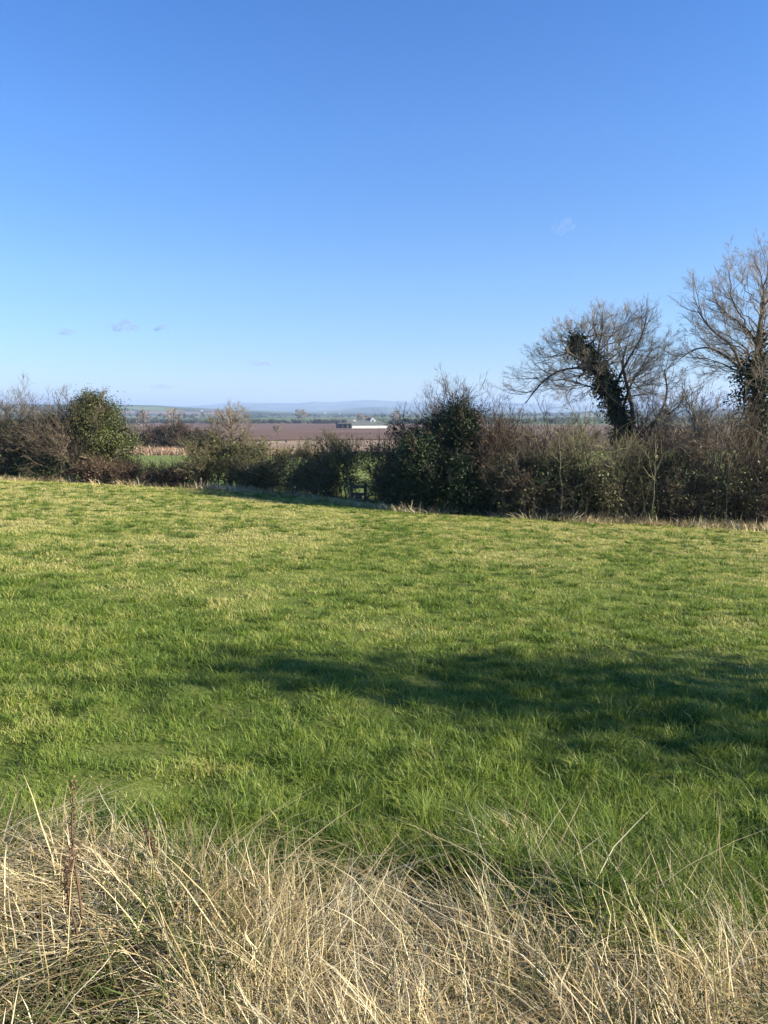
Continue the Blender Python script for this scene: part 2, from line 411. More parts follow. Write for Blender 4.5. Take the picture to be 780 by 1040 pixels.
parts = []
nt = 1500
tx = rng.uniform(-2.4, 2.4, nt); ty = rng.uniform(.95, 2.9, nt)
k = (ty < edge_y(tx) - .1 + .3 * (rng.random(nt) - .5)) & (fbm(tx, ty, .42, 33, 2) + .2 * rng.random(nt) > .54); tx, ty = tx[k], ty[k]
ldir = np.pi * (.78 + .5 * (fbm(tx, ty, 1.1, 81, 2) - .5) * 2) + np.where(tx > .5, -.7, 0)
parts.append(straw(nt, 50, tx, ty, .10 + .17 * rng.random(len(tx)) ** 1.5, ldir, .7 + 1.3 * rng.random(len(tx)), tint=(.25, 1.0), spread=.07))
# flattened thatch between the tussocks
nt = 1100
tx2 = rng.uniform(-2.6, 2.6, nt); ty2 = rng.uniform(.9, 3.2, nt); k = (ty2 < edge_y(tx2) - .05) & (fbm(tx2, ty2, .42, 33, 2) + .3 * rng.random(nt) > .52); tx2, ty2 = tx2[k], ty2[k]
parts.append(straw(nt, 34, tx2, ty2, .15 + .1 * rng.random(len(tx2)), rng.uniform(0, 6.28, len(tx2)), np.full(len(tx2), 2.2), tint=(.2, .8), spread=.16))
# stray straw tufts out in the green
tx3 = np.array([-.06, .04, .0, .5, .6, -.75, 1.2, 1.5]); ty3 = np.array([2.55, 2.5, 2.42, 2.85, 2.9, 2.6, 2.4, 2.3])
parts.append(straw(0, 70, tx3, ty3, np.full(len(tx3), .14), np.full(len(tx3), 2.4), np.full(len(tx3), 1.3), tint=(.5, .85), spread=.09))
# green blades coming up through the thatch
tx4 = rng.uniform(-2.6, 2.6, 190); ty4 = rng.uniform(1.4, 2.9, 190)
v, f, t = straw(0, 60, tx4, ty4, .10 + .12 * rng.random(190), rng.uniform(0, 6.28, 190), np.full(190, .6), tint=(.0, .1), spread=.07)
parts.append((v, f, np.clip(t * .25, 0, .12)))
# tall bleached stalks
nt = 420
tx5 = rng.uniform(-2.4, 2.4, nt); ty5 = rng.uniform(1.6, 2.75, nt); k = ty5 < edge_y(tx5) - .15; tx5, ty5 = tx5[k], ty5[k]
n5 = len(tx5)
az5 = np.where(tx5 < -.75, 1.9, np.where(tx5 < .3, 2.95, 2.2)) + rng.normal(size=n5) * .75
V5 = blades(0, tx5, ty5, height(tx5, ty5), .20 + .26 * rng.random(n5) ** 1.7, .0034 + .0022 * rng.random(n5), az5, np.where(tx5 < -.75, .05, .4) + .5 * rng.random(n5), .45 + .55 * rng.random(n5), segs=4, pw=1.15, kink=.012)
parts.append(V5)
V, F, T = merge(parts)
o = mesh_np('dry_grass', V, F, M['straw'], tint=T, smooth=True); tag(o, kind='stuff', cat='dry grass', label='bleached straw grass leaning over the near verge')

# pale dead grass along the foot of the hedge
nt = 900
tx = rng.uniform(-16, 14, nt); ty = hedge_y(tx) - .75 - .2 * (tx > 5) + .35 * rng.normal(size=nt)
dens = np.where(tx > 5, .95, np.where(tx < -4.5, .6, .15)); k = rng.random(nt) < dens; tx, ty = tx[k], ty[k]
v, f, t = straw(0, 26, tx, ty, .16 + .2 * rng.random(len(tx)), rng.uniform(0, 6.28, len(tx)), np.full(len(tx), .8), wid=(.010, .022), tint=(.35, .9), spread=.18)
o = mesh_np('dry_grass', v, f, M['straw'], tint=t); tag(o, kind='stuff', cat='dry grass', label='pale tufts of dead grass along the foot of the hedge')
# tan bank beyond the gap in the hedge
nt = 700
ty = rng.uniform(88, 95, nt); tx = rng.uniform(-46, -8, nt)
v, f, t = straw(0, 40, tx, ty, .45 + .45 * rng.random(nt) + .4 * (ty - 88) / 7, rng.uniform(0, 6.28, nt), np.full(nt, .7), wid=(.04, .09), tint=(.28, .85), spread=.4)
o = mesh_np('dry_grass', v, f, M['bank_grass'], tint=t); tag(o, kind='stuff', cat='dry grass', label='tan bank of dead grass edging the green pasture beyond the hedge')

# ------------------------------------------------------------------ woody plants
def interp_lines(P, Rr, idx, t):
    n = P.shape[1]
    f = t * (n - 1); i = np.minimum(f.astype(int), n - 2); w = f - i
    pos = P[idx, i] * (1 - w)[:, None] + P[idx, i + 1] * w[:, None]
    tan = norm(P[idx, i + 1] - P[idx, i])
    r = Rr[idx, i] * (1 - w) + Rr[idx, i + 1] * w
    return pos, tan, r

def grow(P, Rr, c, ang, ratio, n=5, trop=.05, wig=.18, rk=.6, rmin=.004, t0=.18, L=None, center=None, outk=.3, tp=.85):
    m = len(P)
    idx = np.repeat(np.arange(m), c)
    t = t0 + (1 - t0) * rng.random(len(idx)) ** tp
    pos, tan, r = interp_lines(P, Rr, idx, t)
    perp = norm(np.cross(tan, rng.normal(size=tan.shape)))
    A = ang * (.6 + .8 * rng.random(len(idx)))
    dr = tan * np.cos(A)[:, None] + perp * np.sin(A)[:, None]
    if center is not None: dr = dr + outk * norm(pos - center)
    dr = norm(dr)
    if L is None: L = np.linalg.norm(np.diff(P, axis=1), axis=-1).sum(1)
    ln = L[idx] * ratio * (.5 + .9 * rng.random(len(idx))) * (1.2 - .6 * t)
    out = np.empty((len(idx), n, 3)); out[:, 0] = pos
    p = pos
    for k in range(1, n):
        dr = dr + wig * rng.normal(size=dr.shape); dr[:, 2] += trop; dr = norm(dr)
        p = p + dr * (ln / (n - 1))[:, None]; out[:, k] = p
    r0 = np.maximum(r * rk, rmin)
    rad = r0[:, None] * np.linspace(1, .45, n)[None]
    return out, np.maximum(rad, rmin * .6)

def bez(p0, p1, p2, n, wob=.0):
    t = np.linspace(0, 1, n)[None, :, None]
    P = (1 - t) ** 2 * p0[:, None] + 2 * t * (1 - t) * p1[:, None] + t * t * p2[:, None]
    if wob:
        w = rng.normal(size=P.shape) * wob; w[:, 0] = 0
        P = P + w
    return P

def shrub(name, px, wpx, top, Y, label, cat='bush', bark='bark', group=None, stems=16, twig=(9, 8, 4), leaf=None, nleaf=0, lsize=.07, leaf_top=None, leaf_low=0.0,
          depth=1.6, seed=0, rmin=.0045, clump=26, sprawl=.35, trop=.06, leafpart='foliage', canes=0):
    """a multi-stemmed thorny bush: stems rising and arching to an uneven envelope, side shoots and twigs"""
    global rng
    rng = np.random.default_rng(1000 + seed)
    X = xpos(px, Y); z0 = H(X, Y); ht = zpos(top, Y) - z0; w = wpx / FPX * Y * .5
    root = thing(name, (X, Y, z0), label, cat, group)
    O = np.array([X, Y, z0])
    n = stems
    b = np.stack([rng.uniform(-w * .7, w * .7, n), rng.uniform(-depth * .35, depth * .35, n), np.zeros(n)], -1)
    # envelope: dome with lumps
    th_ = rng.uniform(0, 2 * np.pi, n); u = rng.random(n) ** .5
    e = np.stack([np.cos(th_) * u * w, np.sin(th_) * u * depth * .6, np.zeros(n)], -1)
    e[:, 2] = ht * (.55 + .45 * np.sqrt(np.clip(1 - u * u, 0, 1))) * (.62 + .38 * rng.random(n)) * .98
    mid = b * .6 + e * .4; mid[:, 2] = e[:, 2] * .62; mid[:, :2] += rng.normal(size=(n, 2)) * .15
    P0 = bez(O + b, O + mid, O + e, 9, .035)
    R0 = (.016 + .018 * rng.random(n))[:, None] * np.linspace(1, .3, 9)[None]
    ctr = O + np.array([0, 0, ht * .35])
    P1, R1 = grow(P0, R0, twig[0], .95, .46, n=6, trop=trop, wig=.15, rmin=rmin * 1.5, t0=.12, center=ctr, outk=sprawl)
    P2, R2 = grow(P1, R1, twig[1], .75, .5, n=4, trop=trop * .7, wig=.16, rmin=rmin, t0=.15, center=ctr, outk=sprawl)
    PW, RW = grow(P0, R0, 3, .5, .42, n=7, trop=.10, wig=.10, rmin=rmin * 1.3, t0=.45, center=ctr, outk=.3)
    PV, RV = grow(PW, RW, 9, .7, .33, n=4, trop=.08, wig=.15, rmin=rmin * .9, t0=.2)
    m = canes
    tb = Tubes()
    if m:
        cb = np.stack([rng.uniform(-w, w, m), -depth * rng.uniform(.1, .45, m), np.zeros(m)], -1)
        ce = cb + np.stack([rng.normal(size=m) * .7 * w, -rng.uniform(0, .35, m) * depth, ht * rng.uniform(.35, .95, m)], -1)
        cm = cb * .7 + ce * .3; cm[:, 2] = ce[:, 2] * rng.uniform(.9, 1.25, m)
        PC = bez(O + cb, O + cm, O + ce, 10, .03); RC = (.008 + .012 * rng.random(m))[:, None] * np.linspace(1, .35, 10)[None]
        PD, RD = grow(PC, RC, 8, .8, .30, n=5, trop=.03, wig=.16, rmin=rmin, t0=.3)
        tb.add(PC, RC, 5, .6 + .4 * rng.random(m)); tb.add(PD, RD, 3, .5 + .5 * rng.random(len(PD)))
    tb.add(P0, R0, 5, .15 + .4 * rng.random(n)); tb.add(P1, R1, 4); tb.add(PW, RW, 4, .5 + .5 * rng.random(len(PW)))
    tb.build('stem', M[bark], root)
    tw = Tubes(); tw.add(P2, R2, 3); tw.add(PV, RV, 3)
    if twig[2]:
        P3, R3 = grow(P2, R2, twig[2], .7, .55, n=3, trop=trop * .5, wig=.14, rmin=rmin * .75, t0=.2, center=ctr, outk=sprawl)
        tw.add(P3, R3, 3)
    tw.build('twigs', M[bark], root)
    if leaf and nleaf:
        zt = ht if leaf_top is None else zpos(leaf_top, Y) - z0
        src = np.concatenate([P1.reshape(-1, 3), P2.reshape(-1, 3)])
        zz = src[:, 2] - z0
        src = src[(zz < zt) & (zz > leaf_low * ht)]
        c = src[rng.integers(0, len(src), max(1, nleaf // clump))]
        q = np.repeat(c, clump, 0) + rng.normal(size=(len(c) * clump, 3)) * np.array([.16, .16, .12])
        q[:, 2] = np.maximum(q[:, 2], height(q[:, 0], q[:, 1]) + .03)
        ct = np.repeat(rng.random(len(c)), clump)
        leaves(q, lsize, leafpart, M[leaf], root, out=q - ctr, tint=np.clip(.25 * ct + .75 * rng.random(len(q)), 0, 1))
    return root

# ---- left group
shrub('hawthorn_bush', -40, 95, 394, 31.5, 'grey bare bush cut by the left frame edge, beyond the shaggy ivied one', bark='bark', leaf='ivy', nleaf=2600, leaf_top=440, seed=1, stems=22)
shrub('hawthorn_bush', 24, 84, 393, 30.8, 'tall shaggy grey bush with green ivy in its top at the far left', bark='bark', leaf='ivy', nleaf=5200, leaf_top=425, seed=2, stems=24, lsize=.08, twig=(10, 9, 4))
shrub('hawthorn_bush', 72, 70, 402, 30.2, 'brown bare bush with dark arching stems left of the round evergreen tree', bark='bark', leaf='litter', nleaf=600, seed=3, stems=26, twig=(9, 9, 4), canes=3)
# ---- the round ivy-clad evergreen
def clad_tree(name, px, wpx, top, Y, label, cat, leaf='ivy_light', nclump=150, per=130, lsize=.11, seed=0, squash=1.0, low=.12, X=None, ztop=None, w=None, gap=.5, power=.55, skew=0):
    global rng
    rng = np.random.default_rng(2000 + seed)
    if X is None: X = xpos(px, Y)
    z0 = H(X, Y); ht = (zpos(top, Y) if ztop is None else ztop) - z0
    if w is None: w = wpx / FPX * Y * .5
    root = thing(name, (X, Y, z0), label, cat)
    O = np.array([X, Y, z0])
    t = np.linspace(0, 1, 10)
    trunk = O + np.stack([.12 * np.sin(t * 4), .1 * np.cos(t * 3) - .1, t * ht * .93], -1)
    tb = Tubes(); R0 = np.linspace(.17, .03, 10)[None]
    tb.add(trunk[None], R0, 8, np.array([.3])); tb.build('trunk', M['bark'], root)
    P1, R1 = grow(trunk[None], R0, 46, 1.15, .30, n=6, trop=.08, wig=.15, t0=.12, tp=1.0)
    P2, R2 = grow(P1, R1, 6, .8, .5, n=4)
    br = Tubes(); br.add(P1, R1, 4); br.add(P2, R2, 3); br.build('branches', M['bark'], root)
    th_ = rng.uniform(0, 2 * np.pi, nclump); h = low + (1 - low) * rng.random(nclump) ** .85
    lob = rng.integers(0, 11, nclump); lt = rng.uniform(0, 2 * np.pi, 11); lh = low + (1 - low) * (np.arange(11) + .5) / 11; ls = rng.uniform(.72, 1.22, 11)
    th_ = np.where(rng.random(nclump) < .62, lt[lob] + rng.normal(size=nclump) * .75, th_); h = np.clip(np.where(rng.random(nclump) < .7, lh[lob] + .09 * rng.normal(size=nclump), h), low, 1)
    prof = np.sin(np.pi * np.clip(h, 0, 1) ** .8) ** power * (.8 + .28 * rng.random(nclump)) * ls[lob]
    rad = w * prof * np.sqrt(rng.uniform(.35, 1, nclump))
    c = O + np.stack([np.cos(th_) * rad - skew * w * (h - .4), np.sin(th_) * rad * squash, h * ht * .93], -1)
    sz = .16 + .17 * rng.random(nclump)
    q = np.repeat(c, per, 0) + rng.normal(size=(nclump * per, 3)) * np.repeat(sz, per)[:, None] * np.array([1, 1, .75])
    ct = np.repeat(rng.random(nclump), per)
    leaves(q, lsize, 'crown', M[leaf], root, out=q - np.repeat(c, per, 0) + (q - (O + np.array([0, 0, ht * .5]))) * .3, tint=np.clip(.45 * ct + .6 * rng.random(len(q)), 0, 1))
    return root
clad_tree('evergreen_tree', 108, 60, 400, 31, 'round yellow-green evergreen tree standing in the left of the hedge', 'tree', seed=1, nclump=230, per=230, lsize=.068, skew=.45)

# ---- low brambles in the left gap
for i, (px, w, top, lab) in enumerate([
        (92, 46, 468, 'low brown bramble tangle under the round evergreen tree'),
        (131, 44, 471, 'low brown bramble tangle at the left end of the gap in the hedge'),
        (166, 44, 474, 'lowest bramble tangle, below the green pasture showing through the gap'),
        (197, 40, 470, 'low bramble tangle left of the bush under the small thorn tree')]):
    shrub('bramble_bush', px, w, top, 29.6, lab, 'bramble', bark='bark_red', stems=26, twig=(8, 6, 3), leaf='litter', nleaf=1500, lsize=.06, seed=20 + i, group='low brambles under the hedge gap', depth=1.2)
for i, (px, w, top, Y, lab) in enumerate([
        (8, 50, 462, 30.3, 'dark low growth under the shaggy bush at the far left'),
        (52, 50, 464, 30.0, 'dark low growth under the brown arching bush'),
        (262, 56, 472, 29.0, 'low olive growth at the foot of the olive ivied bush'),
        (320, 50, 474, 27.4, 'low olive growth between the short pale post and the stile'),
        (399, 30, 474, 25.4, 'low growth between the stile and the dark ivy thicket')]):
    shrub('bramble_bush', px, w, top, Y, lab, 'bramble', bark='bark' if i < 2 else 'bark_olive', stems=28, twig=(8, 6, 3), leaf='ivy' if i < 2 else 'bramble', nleaf=5500 if i < 2 else 1800, lsize=.075, seed=26 + i, group='low brambles along the left hedge', depth=1.0)
shrub('hawthorn_bush', 234, 62, 434, 30, 'olive bush clothed in ivy, right of the pasture gap', bark='bark_olive', stems=19, leaf='ivy_light', nleaf=4600, leaf_top=440, seed=5, lsize=.09, twig=(10, 9, 4))
shrub('hawthorn_bush', 208, 40, 446, 29.4, 'small thin olive bush hiding the left side of the olive ivied one', bark='bark_olive', stems=12, leaf='bramble', nleaf=900, seed=6)
shrub('hawthorn_bush', 272, 46, 452, 28.8, 'low olive hedge bush left of the short pale post', bark='bark_olive', stems=14, leaf='ivy_light', nleaf=1300, seed=7, lsize=.08, twig=(8, 7, 4))
shrub('hawthorn_bush', 303, 52, 449, 27.9, 'low arching hedge bush with dark leaves behind the short pale post', bark='bark_olive', stems=14, leaf='ivy_light', nleaf=2000, seed=8, twig=(8, 7, 4))
shrub('hawthorn_bush', 342, 56, 446, 27.0, 'olive-green hedge bush below the white barn, left of the wooden stile', bark='bark_olive', stems=20, leaf='ivy_light', nleaf=2600, seed=9, lsize=.08, twig=(9, 8, 4))
shrub('hawthorn_bush', 384, 46, 450, 26.2, 'thin leafy hedge bush just behind the wooden stile', bark='bark_olive', stems=10, leaf='ivy_light', nleaf=900, seed=10, twig=(8, 7, 3), leaf_low=.5)
shrub('hawthorn_bush', 410, 46, 432, 25.2, 'bare arching thorn bush on the left of the dark ivy thicket', bark='bark_red', stems=12, leaf='ivy_light', nleaf=400, leaf_top=480, seed=11, sprawl=.6)
# ---- the dark ivy thicket in the middle
shrub('hawthorn_tree', 450, 68, 390, 23.8, 'hawthorn with bare pale top twigs over a dark block of ivy', 'tree', bark='bark', stems=16, leaf='ivy', nleaf=5000, leaf_top=428, leaf_low=.05, seed=12, lsize=.085, twig=(9, 8, 5), clump=60, sprawl=.35)
clad_tree('ivy_bush', 464, 46, 411, 23.2, 'rounded dark ivy mass right under the pale hawthorn twigs', 'bush', leaf='ivy', seed=4, nclump=120, per=190, lsize=.062, low=.45)
clad_tree('ivy_bush', 424, 38, 444, 22.3, 'lower dark ivy mass in front of the hawthorn, at the head of its long shadow', 'bush', leaf='ivy', seed=5, nclump=120, per=180, lsize=.062, low=.04)
shrub('hawthorn_bush', 466, 66, 462, 22.2, 'dark twiggy bush low against the ivy thicket', bark='bark', stems=20, leaf='ivy', nleaf=14000, seed=13, lsize=.08, twig=(8, 6, 3))
# ---- right hand hedge
RH = [
 (505, 62, 420, 22.4, 'bark_red', 'litter', 900, 'reddish-brown bush directly right of the dark ivy thicket'),
 (545, 62, 436, 21.9, 'bark', 'ivy', 3200, 'red-brown bush between the ivy thicket and the leaning ivied willow'),
 (585, 72, 419, 21.7, 'bark_olive', 'ivy_light', 1300, 'lichened tangled bush in front of the left side of the willow'),
 (628, 60, 441, 21.6, 'bark_olive', 'ivy_light', 1300, 'tangled bush with yellowish twigs hiding the foot of the willow trunk'),
 (668, 60, 426, 22.0, 'bark_red', 'ivy', 3000, 'purple-brown bush right of the willow trunk'),
 (738, 60, 412, 21.7, 'bark', 'ivy_light', 1300, 'grey-brown bush between the pale-trunked sapling and the tallest tree'),
 (778, 56, 442, 21.5, 'bark_red', 'bramble', 1900, 'brown bush hiding the foot of the tallest ivied tree'),
 (826, 70, 426, 22.0, 'bark_red', 'ivy', 2200, 'brown bush past the tallest tree, beyond the right frame edge')]
for i, (px, w, top, Y, bk, lf, nl, lab) in enumerate(RH):
    shrub('hawthorn_bush', px, w, top, Y, lab, bark=bk, stems=(15, 21, 17, 23)[i % 4], leaf=lf, nleaf=nl, seed=40 + i, lsize=.065, twig=(7, 6, 3), depth=1.9, sprawl=.45, leaf_top=None if lf == 'litter' else 466, clump=60, canes=11)
for i, (px, w, top, lab) in enumerate([
        (525, 90, 470, 'dark low growth at the foot of the red-brown bushes'),
        (605, 90, 474, 'dark low growth at the foot of the tangled willow bushes'),
        (690, 90, 478, 'dark low growth at the foot of the pale-trunked sapling'),
        (775, 90, 480, 'dark low growth at the foot of the tallest tree')]):
    shrub('bramble_bush', px, w, top, 21.6, lab, 'bramble', bark='bark', stems=34, twig=(9, 7, 3), leaf='bramble', nleaf=2600, lsize=.07, seed=60 + i, group='low brambles along the right hedge', depth=1.3)

shrub('hawthorn_bush', 654, 56, 402, 24.4, 'tall thin growth right behind the foot of the leaning willow', bark='bark', stems=13, twig=(8, 7, 4), seed=71)
shrub('hawthorn_bush', 538, 66, 414, 23.6, 'open twiggy bush with sky showing through, left of the willow', bark='bark', stems=12, twig=(8, 7, 4), seed=72)
# ---- trees
def big_tree(name, label, trunk, R0, ctr, rad, nl, seed, bark='bark', levels=(9, 8, 4), t0=.35, ivy=None, extra=None, rmin=.0033, lift=.35, droop=0.0, lower=-.35, limb_r=.030, r1=.013, twigtrop=.10):
    """limbs run from the trunk to points near an ellipsoid envelope, side branches and twigs fill it"""
    global rng
    rng = np.random.default_rng(3000 + seed)
    trunk = np.array(trunk, float); O = trunk[0]
    root = thing(name, tuple(O), label, 'tree')
    tt = np.linspace(0, 1, 14); src = np.linspace(0, 1, len(trunk))
    TP = np.stack([np.interp(tt, src, trunk[:, k]) for k in range(3)], -1)
    TP[1:-1] = (TP[:-2] + 2 * TP[1:-1] + TP[2:]) / 4
    TR = np.interp(tt, np.linspace(0, 1, len(R0)), R0)
    # limbs
    g = (np.arange(nl) + .5) / nl
    zc = lower + (1 - lower) * g; az = np.arange(nl) * 2.399963 + rng.random() * 6
    s = np.sqrt(np.clip(1 - zc ** 2, 0, 1))
    tgt = ctr + np.stack([np.cos(az) * s, np.sin(az) * s, zc], -1) * rad * (.74 + .14 * rng.random((nl, 1)))
    t = t0 + (1 - t0) * np.clip(.15 + .75 * g + .2 * rng.normal(size=nl), 0, 1)
    st, tan, r = interp_lines(TP[None], TR[None], np.zeros(nl, int), t)
    d = tgt - st; Ld = np.linalg.norm(d, axis=1, keepdims=True)
    mid = st + d * .45 + np.array([0, 0, 1.]) * Ld * lift * rng.uniform(.3, 1, (nl, 1)) * np.where(zc[:, None] > .75, .2, 1) + rng.normal(size=d.shape) * Ld * .09
    LP = bez(st, mid, tgt, 11, .03)
    LR = np.minimum(r * .7, limb_r * (.6 + .8 * rng.random(nl)))[:, None] * np.linspace(1, .22, 11)[None] ** 1.0
    if extra:
        for e, er in extra:
            e = np.array(e, float); EP = np.stack([np.interp(np.linspace(0, 1, 11), np.linspace(0, 1, len(e)), e[:, k]) for k in range(3)], -1)
            EP[1:-1] = (EP[:-2] + 2 * EP[1:-1] + EP[2:]) / 4
            LP = np.concatenate([LP, EP[None]]); LR = np.concatenate([LR, (er * np.linspace(1, .3, 11))[None]])
    tb = Tubes(); tb.add(TP[None], TR[None], 10, np.array([.45])); tb.build('trunk', M[bark], root)
    lb = Tubes(); lb.add(LP, LR, 6, .2 + .5 * rng.random(len(LP))); lb.build('limbs', M[bark], root)
    P1, R1 = grow(LP, LR, levels[0], .7, .46, n=8, trop=twigtrop, wig=.13, rmin=rmin * 1.4, t0=.22, center=ctr, outk=.35, tp=.8)
    R1 = np.minimum(R1, np.maximum(r1, rmin * 1.4) * np.linspace(1, .4, 8)[None])
    P2, R2 = grow(P1, R1, levels[1], .75, .46, n=5, trop=twigtrop, wig=.20, rmin=rmin, t0=.2, center=ctr, outk=.25)
    P3, R3 = grow(P2, R2, levels[2], .7, .55, n=4, trop=twigtrop * .8, wig=.18, rmin=rmin * .75, t0=.2, center=ctr, outk=.2)
    tw = Tubes(); tw.add(P1, R1, 4); tw.add(P2, R2, 3); tw.add(P3, R3, 3); tw.build('crown', M['twig_grey'], root)
    if ivy:
        n, spread, size, ta, tb_ = ivy
        u = ta + (tb_ - ta) * rng.random(n // 30)
        p, _, _ = interp_lines(TP[None], TR[None], np.zeros(len(u), int), u)
        c = p + rng.normal(size=p.shape) * spread * np.array([1, 1, .8]) * (1.15 - .5 * u)[:, None]
        q = np.repeat(c, 30, 0) + rng.normal(size=(len(c) * 30, 3)) * .10
        leaves(q, size, 'ivy', M['ivy'], root, out=q - np.repeat(p, 30, 0), tint=np.clip(.3 * np.repeat(rng.random(len(c)), 30) + .7 * rng.random(len(q)), 0, 1))
    return root

def P3d(px, py, Y, dy=0): return (xpos(px, Y, zpos(py, Y)) , Y + dy, zpos(py, Y))
Yw = 24.0
def base(px, Y, dy=0):
    X = xpos(px, Y); return (X, Y, H(X, Y) - .1)
willow_ctr = np.array(P3d(608, 388, Yw)); s = Yw / FPX
big_tree('willow_tree', 'old leaning willow with ivied crooked trunk and a spray of bare twigs', [base(648, Yw), P3d(640, 470, Yw), P3d(628, 420, Yw), P3d(614, 385, Yw, -.1), P3d(597, 362, Yw, -.1), P3d(582, 345, Yw)],
         [.28, .24, .21, .17, .12, .04], willow_ctr, np.array([86 * s, 76 * s, 78 * s]), 46, 1, bark='bark', levels=(8, 8, 6), t0=.42, twigtrop=.08, limb_r=.024,
         ivy=(10000, .19, .085, .25, 1.0), lift=.22, lower=-.3,
         extra=[([P3d(612, 385, Yw), P3d(590, 372, Yw, -.3), P3d(560, 378, Yw, -.5), P3d(543, 392, Yw, -.6), P3d(530, 410, Yw, -.6)], .05),
                ([P3d(640, 450, Yw), P3d(642, 420, Yw, -.2), P3d(632, 385, Yw, -.3), P3d(628, 368, Yw, -.3), P3d(634, 350, Yw, -.3)], .075),
                ([P3d(648, 470, Yw, .1), P3d(664, 432, Yw, .1), P3d(672, 420, Yw, .1), P3d(680, 400, Yw, .1), P3d(676, 375, Yw, .1)], .06),
                ([P3d(655, 440, Yw, .1), P3d(664, 428, Yw, .1), P3d(690, 415, Yw, .1), P3d(700, 395, Yw, .1)], .04),
                ([P3d(630, 425, Yw), P3d(640, 395, Yw, .2), P3d(656, 370, Yw, .3), P3d(668, 352, Yw, .4)], .045),
                ([P3d(622, 400, Yw), P3d(632, 370, Yw, -.3), P3d(646, 345, Yw, -.5), P3d(650, 325, Yw, -.6)], .045),
                ([P3d(610, 380, Yw), P3d(608, 360, Yw, .2), P3d(616, 335, Yw, .4), P3d(614, 318, Yw, .4)], .04)])
Yt = 30.1; s = Yt / FPX
big_tree('thorn_tree', 'small fine-twigged thorn tree rising from the olive ivied bush by the gap', [base(235, Yt), P3d(234, 465, Yt), P3d(236, 445, Yt), P3d(234, 425, Yt)],
         [.09, .075, .05, .02], np.array(P3d(234, 430, Yt)), np.array([22 * s, 20 * s, 20 * s]), 22, 5, bark='bark', levels=(7, 6, 4), t0=.45, lift=.15, lower=-.3, limb_r=.018, rmin=.0042)
Yb = 22.8; s = Yb / FPX
big_tree('oak_tree', 'tallest bare tree with a dark ivied trunk at the right frame edge', [base(768, Yb), P3d(766, 470, Yb), P3d(770, 420, Yb), P3d(772, 380, Yb), P3d(770, 345, Yb), P3d(776, 300, Yb)],
         [.34, .30, .22, .15, .09, .03], np.array(P3d(785, 335, Yb)), np.array([92 * s, 84 * s, 92 * s]), 42, 2, bark='bark', twigtrop=.10, levels=(9, 8, 7), t0=.42,
         ivy=(10000, .34, .085, .12, .72), lift=.14, lower=-.55,
         extra=[([P3d(770, 400, Yb), P3d(748, 375, Yb, -.3), P3d(735, 350, Yb, -.5), P3d(715, 340, Yb, -.6), P3d(700, 318, Yb, -.6)], .06),
                ([P3d(768, 430, Yb), P3d(745, 415, Yb, -.3), P3d(722, 440, Yb, -.5), P3d(700, 455, Yb, -.5)], .04),
                ([P3d(770, 405, Yb), P3d(755, 380, Yb, -.3), P3d(730, 352, Yb, .3), P3d(712, 352, Yb, .4), P3d(698, 362, Yb, .4)], .05)])
Yp = 22.6; s = Yp / FPX
big_tree('ash_sapling', 'slim sapling with a pale trunk between willow and tallest tree', [base(708, Yp), P3d(708, 500, Yp), P3d(710, 465, Yp), P3d(709, 440, Yp), P3d(704, 415, Yp)],
         [.10, .095, .08, .06, .03], np.array(P3d(703, 428, Yp)), np.array([42 * s, 36 * s, 42 * s]), 16, 3, bark='bark_pale', levels=(8, 7, 3), t0=.4, lift=.2, lower=-.4, limb_r=.025)
shrub('hawthorn_bush', 690, 60, 392, 24.6, 'tall thin grey bush filling the gap between willow and tallest tree', bark='bark', stems=15, twig=(9, 7, 4), seed=70)
# the ivied tree beyond the right frame edge whose shadow falls across the field
clad_tree('ivied_tree', 0, 0, 0, 2.7, 'ivy-clad tree standing on the field beyond the right frame edge', 'tree', leaf='ivy', X=11.2, w=2.1, ztop=5.35, seed=9, nclump=112, per=48, lsize=.12, low=.15, power=.8)

# ------------------------------------------------------------------ posts and stile in the hedge
def post(px, Y, hgt, label):
    X = xpos(px, Y); z0 = H(X, Y)
    V = []; n = 8
    for k, zz in enumerate((-.2, hgt - .03, hgt)):
        rad = (.05, .047, .03)[k]
        V += [(X + rad * math.cos(a * 2 * math.pi / n) + .03 * zz, Y + rad * math.sin(a * 2 * math.pi / n), z0 + zz) for a in range(n)]
    F = np.array([[k * n + a, k * n + (a + 1) % n, (k + 1) * n + (a + 1) % n, (k + 1) * n + a] for k in range(2) for a in range(n)])
    root = mesh_np('fence_post', np.array(V), [F, np.array([[2 * n + a for a in range(n)]])], M['wood'])
    tag(root, label, 'post', 'old fence posts in the hedge')
post(297, 27.0, .62, 'short pale wooden post in front of the low arching bush')
post(204, 28.6, .42, 'short wooden post in front of the olive ivied bush')
Y = 25.6; X0, X1 = xpos(357, Y), xpos(371, Y)
zb = H((X0 + X1) / 2, Y)
st = thing('stile', ((X0 + X1) / 2, Y, zb), 'small dark wooden stile in the hedge left of the ivy thicket', 'stile')
for X in (X0, X1): boxes('post', [(X - .05, X + .05, Y - .05, Y + .05, zb - .2, zb + .58)], M['wood'], st)
for zz in (.22, .47): boxes('rail', [(X0 + .052, X1 - .052, Y - .02, Y + .02, zb + zz - .045, zb + zz + .045)], M['wood'], st)
boxes('step', [((X0 + X1) / 2 - .12, (X0 + X1) / 2 + .12, Y - .4, Y + .4, zb + .12, zb + .16)], M['wood'], st)

